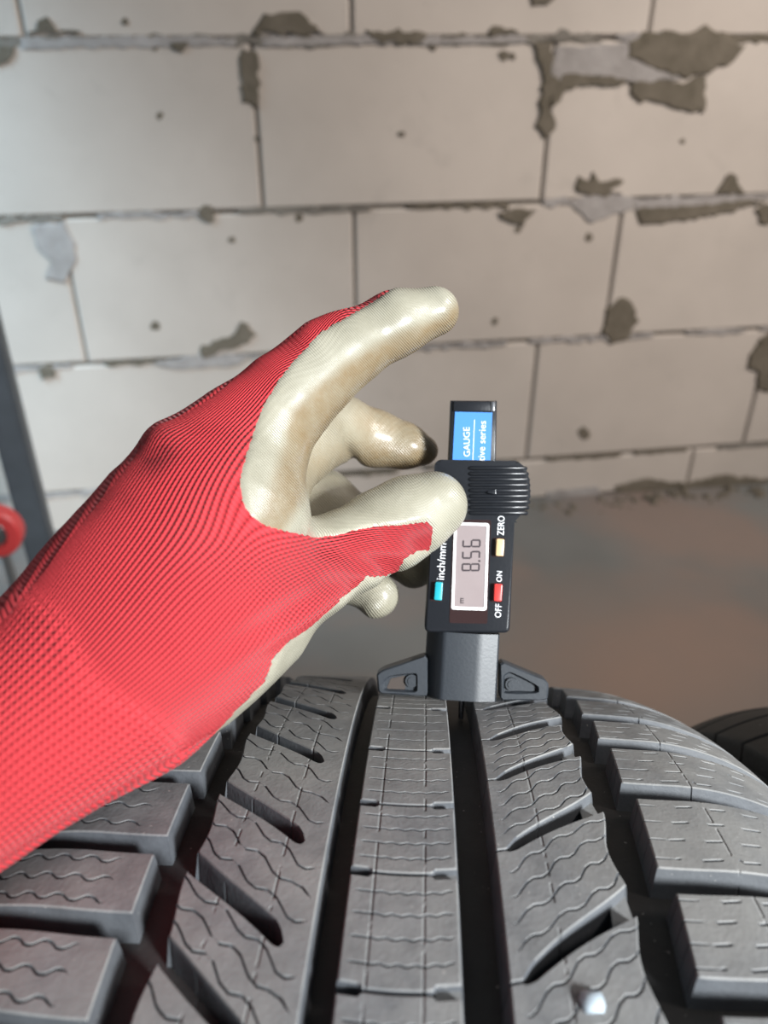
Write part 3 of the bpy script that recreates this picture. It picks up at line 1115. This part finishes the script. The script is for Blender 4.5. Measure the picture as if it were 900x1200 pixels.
PALM = (chain([(-190, 1030, .162, 108), (-70, 925, .168, 105), (0, 872, .174, 106), (70, 822, .184, 116), (135, 772, .196, 128), (200, 700, .206, 134), (246, 610, .219, 110), (266, 552, .228, 78)])
        + chain([(0, 862, .188, 84), (140, 755, .218, 104), (285, 580, .252, 66)])
        + chain([(140, 752, .228, 86), (300, 612, .266, 54)])
        + chain([(140, 745, .238, 66), (316, 648, .276, 46)])
        + chain([(150, 768, .200, 122), (232, 727, .208, 93), (300, 698, .222, 70), (352, 675, .236, 50)])
        + chain([(246, 640, .224, 75), (306, 650, .234, 44)]))
INDEX = chain([(262, 556, .228, 78), (296, 510, .231, 64), (335, 468, .234, 53), (368, 438, .237, 47), (402, 411, .240, 42), (463, 379, .244, 35), (509, 365, .246, 27)])
THUMB = chain([(300, 698, .224, 66), (352, 674, .237, 51), (400, 650, .247, 47), (448, 624, .256, 47), (480, 606, .260, 45), (508, 592, .2615, 38)])
MIDDLE = chain([(290, 572, .252, 56), (345, 522, .274, 46), (398, 502, .294, 36), (440, 514, .300, 30), (475, 523, .300, 24), (497, 528, .299, 15)])
RING = chain([(304, 606, .268, 48), (340, 592, .290, 36), (378, 588, .303, 35), (432, 625, .308, 31), (485, 662, .304, 26)])
LITTLE = chain([(318, 646, .278, 40), (360, 655, .298, 30), (398, 672, .300, 27), (441, 697, .292, 24.5)])
FINGERS = [INDEX, THUMB, MIDDLE, RING, LITTLE]


def cone_sd(P, A, B, ra, rb):
    ab = B - A
    t = np.clip(((P - A) @ ab) / (ab @ ab), 0, 1)
    d = P - A - t[..., None] * ab
    return np.sqrt((d * d).sum(-1)) - (ra + (rb - ra) * t)


def smin(a, b, k):
    h = np.clip(.5 + .5 * (b - a) / k, 0, 1)
    return b + (a - b) * h - k * h * (1 - h)


def sdf(P, want=False):
    P = P.astype(np.float32)
    d = None
    for b in PALM:
        e = cone_sd(P, *[np.float32(q) for q in b])
        d = e if d is None else smin(d, e, .010)
    palm = d
    best = d
    ids = np.zeros(d.shape, np.int8)
    for i, fch in enumerate(FINGERS):
        fd = None
        for b in fch:
            e = cone_sd(P, *[np.float32(q) for q in b])
            fd = e if fd is None else smin(fd, e, .004)
        if want:
            ids = np.where(fd < np.minimum(palm, best) - .0002, i + 1, ids)
        best = np.minimum(best, smin(palm, fd, .0075))
    return (best, ids) if want else best


h = .00115
allp = np.array([q for b in PALM + sum(FINGERS, []) for q in (b[0], b[1])])
allr = np.array([q for b in PALM + sum(FINGERS, []) for q in (b[2], b[3])])
lo = (allp - allr[:, None]).min(0) - .004
hi = (allp + allr[:, None]).max(0) + .004
dims = np.ceil((hi - lo) / h).astype(int)
G = np.empty(dims, np.float32)
gy_, gz_ = np.meshgrid(lo[1] + h * np.arange(dims[1]), lo[2] + h * np.arange(dims[2]), indexing='ij')
for s0 in range(0, dims[0], 12):
    s1 = min(dims[0], s0 + 12)
    xx = lo[0] + h * np.arange(s0, s1)
    Q = np.empty((s1 - s0, dims[1], dims[2], 3), np.float32)
    Q[..., 0] = xx[:, None, None]; Q[..., 1] = gy_[None]; Q[..., 2] = gz_[None]
    G[s0:s1] = sdf(Q)


def surface_nets(G):
    neg = G < 0
    nx, ny, nz = G.shape
    acc = np.zeros((nx - 1, ny - 1, nz - 1, 3), np.float32)
    cnt = np.zeros((nx - 1, ny - 1, nz - 1), np.float32)
    for ax in range(3):
        for i in (0, 1):
            for j in (0, 1):
                o = [0, 0, 0]
                oth = [k for k in range(3) if k != ax]
                o[oth[0]], o[oth[1]] = i, j
                s0 = tuple(slice(o[k], o[k] + G.shape[k] - 1) for k in range(3))
                o2 = list(o); o2[ax] = 1
                s1 = tuple(slice(o2[k], o2[k] + G.shape[k] - 1) for k in range(3))
                a, b = G[s0], G[s1]
                cr = (a < 0) != (b < 0)
                t = np.where(cr, a / np.where(cr, a - b, 1), 0)
                for k in range(3):
                    acc[..., k] += np.where(cr, t if k == ax else o[k], 0)
                cnt += cr
    act = cnt > 0
    idx = -np.ones(cnt.shape, np.int64)
    idx[act] = np.arange(act.sum())
    ii = np.argwhere(act)
    V = ii + acc[act] / cnt[act][:, None]
    quads = []
    for ax in range(3):
        a = [slice(1, -1)] * 3
        a[ax] = slice(0, -1)
        b = list(a); b[ax] = slice(1, None)
        s0 = neg[tuple(a)]; s1 = neg[tuple(b)]
        w = np.argwhere(s0 != s1)
        off = np.array([1, 1, 1]); off[ax] = 0
        base = w + off
        flip = s0[tuple(w.T)]
        u, v = [(1, 2), (2, 0), (0, 1)][ax]
        du = np.zeros(3, int); du[u] = 1
        dv_ = np.zeros(3, int); dv_[v] = 1
        q = np.stack([idx[tuple((base - du - dv_).T)], idx[tuple((base - dv_).T)], idx[tuple(base.T)], idx[tuple((base - du).T)]], -1)
        q = np.where(flip[:, None], q, q[:, ::-1])
        quads.append(q)
    return V, np.concatenate(quads)


V, Q = surface_nets(G)
V = lo + V * h


def grad(P):
    e = .0004
    g = np.stack([sdf(P + np.eye(3)[k] * e) - sdf(P - np.eye(3)[k] * e) for k in range(3)], -1)
    return g / np.maximum(np.linalg.norm(g, axis=1, keepdims=True), 1e-9)


for _ in range(2):
    N_ = grad(V)
    V = V - N_ * sdf(V)[:, None]
N_ = grad(V)
_, IDS = sdf(V, True)
PX = 450 + F * V[:, 0] / V[:, 2]
PY = 600 - F * V[:, 1] / V[:, 2]
FRONT = N_[:, 2] < 0.15

# region of bare red knit, drawn in the plane of the hand
RED = [(-400, 1500), (-400, 300), (300, 300), (400, 300), (458, 338), (440, 352), (415, 366), (390, 381), (365, 402), (345, 421), (325, 447), (308, 476), (297, 505), (288, 535), (281, 560), (283, 585),
       (293, 604), (310, 616), (335, 623), (370, 630), (395, 628), (415, 622), (440, 617), (470, 616), (500, 612), (507, 618), (504, 645), (490, 645), (472, 654), (466, 673), (448, 675),
       (428, 674), (415, 688), (396, 702), (379, 720), (365, 737), (340, 753), (320, 774), (309, 798), (288, 821), (262, 848), (240, 874), (200, 904), (140, 952), (80, 1040), (0, 1200), (-100, 1500)]


def poly_sd(x, y, poly):
    """signed pixel distance, positive outside the polygon"""
    d = np.full(x.shape, 1e9)
    ins = np.zeros(x.shape, bool)
    n = len(poly)
    for i in range(n):
        (x0, y0), (x1, y1) = poly[i], poly[(i + 1) % n]
        ex_, ey_ = x1 - x0, y1 - y0
        t = np.clip(((x - x0) * ex_ + (y - y0) * ey_) / (ex_ * ex_ + ey_ * ey_), 0, 1)
        d = np.minimum(d, (x - x0 - t * ex_) ** 2 + (y - y0 - t * ey_) ** 2)
        c = ((y0 > y) != (y1 > y)) & (x < (x1 - x0) * (y - y0) / ((y1 - y0) if y1 != y0 else 1e-9) + x0)
        ins ^= c
    return np.where(ins, -1, 1) * np.sqrt(d)


SD = poly_sd(PX, PY, RED)
SD = np.where(IDS >= 3, 30.0, SD)
# palm side of hand and thumb, turned away from the camera, is coated as well
SD = np.where((~FRONT) & (N_[:, 1] < -.35) & (PX > 215), np.maximum(SD, 12), SD)
SD = SD + 1.2 * np.sin(PX * .9) * np.sin(PY * 1.1)

# knit coordinates: wales run along the forearm and fan out to index and thumb
ctl = [(0, 735, 0), (60, 660, 0), (120, 585, 0), (190, 505, 0), (250, 465, 0), (300, 425, 0), (365, 384, 0), (440, 348, 0), (-120, 860, 0),
       (-120, 1090, 1), (0, 1010, 1), (90, 955, 1), (180, 900, 1), (300, 820, 1), (345, 765, 1), (385, 725, 1), (430, 685, 1), (465, 680, 1), (510, 650, 1),
       (285, 520, .36), (330, 440, .25), (400, 380, .2), (280, 560, .42), (285, 595, .46), (310, 622, .50), (350, 632, .52), (400, 630, .5), (450, 618, .45), (500, 612, .4),
       (0, 872, .5), (125, 778, .5), (200, 690, .47), (260, 640, .47), (330, 690, .75), (400, 660, .72), (460, 650, .75), (480, 560, 0), (545, 590, .5)]
ctl = np.array(ctl, float)


def tps(c, q):
    def U(r2):
        return np.where(r2 > 0, r2 * np.log(r2 + 1e-12), 0)
    X = c[:, :2] / 100
    n = len(X)
    K = U(((X[:, None] - X[None]) ** 2).sum(-1)) + np.eye(n) * .02
    Pm = np.c_[np.ones(n), X]
    A = np.block([[K, Pm], [Pm.T, np.zeros((3, 3))]])
    w = np.linalg.solve(A, np.r_[c[:, 2], 0, 0, 0])
    q = q / 100
    out = np.zeros(len(q))
    for i in range(n):
        out += w[i] * U(((q - X[i]) ** 2).sum(-1))
    return out + w[n] + q @ w[n + 1:n + 3]


Bc = tps(ctl, np.c_[PX, PY])
wale = np.arcsin(np.clip(2 * Bc - 1, -1, 1)) / math.pi + .5
wale = .55 * wale + .45 * Bc + V[:, 2] * 1.5
course = (PX * .72 - PY * .69)
cuff = np.clip((-(course) - 440 + 12 * np.sin(Bc * 9)) / 40, 0, 1)      # wrist part, coarser stitches
dirt = np.exp(-((PX - 180) ** 2 / 900 + (PY - 535) ** 2 / 500)) + .7 * np.exp(-((PX - 130) ** 2 / 500 + (PY - 595) ** 2 / 500))
# grime on gripping faces: underside of index and fingertips
ix = poly_sd(PX, PY, [(300, 620), (332, 520), (338, 490), (345, 476), (372, 452), (405, 425), (440, 404), (480, 385), (515, 372), (538, 350), (560, 360), (520, 420), (440, 470), (370, 560), (320, 640)])
grime = np.where(IDS == 1, sstep(-.5, .5, -ix / 18) * .92, 0)
grime = np.where(IDS == 0, sstep(-.5, .5, -ix / 18) * .85, grime)
grime = np.where(IDS == 3, .35 + .45 * np.clip((PX - 405) / 30, 0, 1) + .25 * np.clip((PY - 515) / 20, 0, 1), grime)
grime = np.where(IDS >= 4, .30, grime)
grime = np.where((IDS == 2) & (PX > 478) & (PY < 556), np.clip((556 - PY) / 12, 0, 1) * .5, grime)
grime = np.where((IDS == 5), .10, grime)

# cloth folds on the thumb side and at the wrist of the knit
fold = (.0007 * np.sin((PX * .35 - PY * .9) * .16) * np.exp(-((PX - 430) ** 2 / 5200 + (PY - 660) ** 2 / 1200))
        + .0010 * np.sin((PX * .55 + PY * .9) * .15) * np.exp(-((PX - 385) ** 2 / 9000 + (PY - 745) ** 2 / 3500)) * (PY > 640))
crease = np.where(IDS == 3, -.0024 * np.exp(-((PX - 410 - .25 * (PY - 525)) ** 2 / 40 + (PY - 533) ** 2 / 600)), 0)
bumpk = crease + .0016 * np.exp(-((PX - 366) ** 2 / 350 + (PY - 388) ** 2 / 250)) + .0022 * np.exp(-((PX - 186) ** 2 / 700 + (PY - 512) ** 2 / 500))
Vs = V + N_ * (fold + bumpk)[:, None]

CW = np.stack([RG, UP, FW])              # camera axes -> world
hand_o = at(60, 830, .19)
HM = Matrix.Translation(hand_o)
hand = empty('gloved_hand', HM)
tag(hand, 'hand in a red knit work glove with cream latex fingers gripping the gauge', 'gloved hand')


def glove_mesh(name, off, keep, mat):
    W = CAM + (Vs + N_ * off[:, None]) @ CW - hand_o
    fk = keep[Q].any(1)
    q = Q[fk]
    used = np.unique(q)
    re = -np.ones(len(W), int); re[used] = np.arange(len(used))
    q = re[q]
    me = bpy.data.meshes.new(name)
    me.from_pydata(W[used].tolist(), [], q.tolist())
    me.polygons.foreach_set('use_smooth', [True] * len(me.polygons))
    uvl = me.uv_layers.new(name='knit')
    vi = np.empty(len(me.loops), np.int32)
    me.loops.foreach_get('vertex_index', vi)
    uv = np.stack([wale[used], course[used]], -1)[vi]
    uvl.data.foreach_set('uv', uv.astype(np.float32).ravel())
    for nm, arr in (('cuff', cuff), ('dirt', dirt), ('grime', grime)):
        at_ = me.attributes.new(nm, 'FLOAT', 'POINT')
        at_.data.foreach_set('value', arr[used].astype(np.float32))
    me.materials.append(mat)
    o = bpy.data.objects.new(name, me)
    COL.objects.link(o)
    o.parent = hand
    return o


glove_mesh('knit_shell', np.zeros(len(V)), SD < 9, M_KNIT)
lat = glove_mesh('latex_coating', np.clip(SD / 4.0, -1, 1) * .00055 - .00005, SD > -5, M_LATEX)
lat['label'] = 'cream latex coating over the fingers and palm'

# jacket sleeve above the cuff, outside the picture
sl = [cc(-150, 996, .164), cc(-190, 1030, .162)]
dr_ = np.array([-.93, -.08, -.30])
dr_ = dr_ / np.linalg.norm(dr_)
pts = [sl[0], sl[0] * .4 + sl[1] * .6 + dr_ * .004] + [sl[1] + dr_ * k for k in (.02, .08, .14, .20)]
bm = bmesh.new()
tube_pts(bm, [Vector((CAM + p @ CW) - hand_o) for p in pts], [.0235, .025, .027, .031, .036, .040], 28)
M_SLEEVE = plain('dark_sleeve_cloth', (.035, .038, .045), .9, grain=.25, gscale=300)
sv = bm_obj('sleeve', bm, M_SLEEVE, hand, 40)
sv['label'] = 'dark cloth sleeve above the glove cuff'

# ------------------------------------------------------------------ steel post and castor at the left edge
pf = at(36, 560, 1.22)
bm = bmesh.new()
bmesh.ops.create_cube(bm, size=1)
bmesh.ops.scale(bm, vec=(.044, .044, 2.0), verts=bm.verts)
bmesh.ops.translate(bm, vec=(0, 0, 1.0), verts=bm.verts)
bmesh.ops.bevel(bm, geom=[e for e in bm.edges if abs(e.verts[0].co.z - e.verts[1].co.z) > .5], offset=.004, segments=2, affect='EDGES')
post = empty('steel_post', Matrix.Translation((pf[0] - .012, pf[1], 0)) @ Matrix.Rotation(math.radians(14), 4, 'Z'))
tag(post, 'dark painted square steel post standing before the wall at left', 'post')
bm_obj('tube', bm, M_POST, post, 35)
part_b = bmesh.new()
bmesh.ops.create_cube(part_b, size=1)
bmesh.ops.scale(part_b, vec=(.10, .10, .006), verts=part_b.verts)
bmesh.ops.translate(part_b, vec=(0, 0, .003), verts=part_b.verts)
bm_obj('foot_plate', part_b, M_POST, post)

wc = at(-7, 622, 1.04)
wh = empty('castor_wheel', Matrix.Translation(wc) @ Matrix.Rotation(math.radians(8), 4, 'Z'))
tag(wh, 'red wheel with metal hub cut off by the left edge', 'wheel')


def disc_ring(name, r0, r1, w, mat, y0=0.0):
    vs, fs = [], []
    n = 40
    prof = [(r0, -w / 2), (r1 - .003, -w / 2), (r1, -w / 2 + .003), (r1, w / 2 - .003), (r1 - .003, w / 2), (r0, w / 2)]
    m = len(prof)
    for k in range(n):
        a = 2 * math.pi * k / n
        for r, y in prof:
            vs.append((r * math.cos(a), y + y0, r * math.sin(a)))
    for k in range(n):
        for i in range(m):
            a, b = k * m, ((k + 1) % n) * m
            fs.append((a + i, a + (i + 1) % m, b + (i + 1) % m, b + i))
    return mesh_obj(name, vs, fs, mat, wh, smooth=35)


disc_ring('tread', .021, .038, .026, M_WHEEL)
disc_ring('hub', .008, .0212, .022, M_CHROME)
bm = bmesh.new()
tube_pts(bm, [(-.004, .024, .004), (-.004, .024, -wc[2] + .012)], [.007, .007], 12)
bmesh.ops.create_cone(bm, cap_ends=True, segments=24, radius1=.05, radius2=.045, depth=.012, matrix=Matrix.Translation((-.004, .024, -wc[2] + .006)))
bm_obj('stem', bm, M_CHROME, wh, 40)
disc_ring('axle_bolt', .0005, .009, .050, M_CHROME, .008)
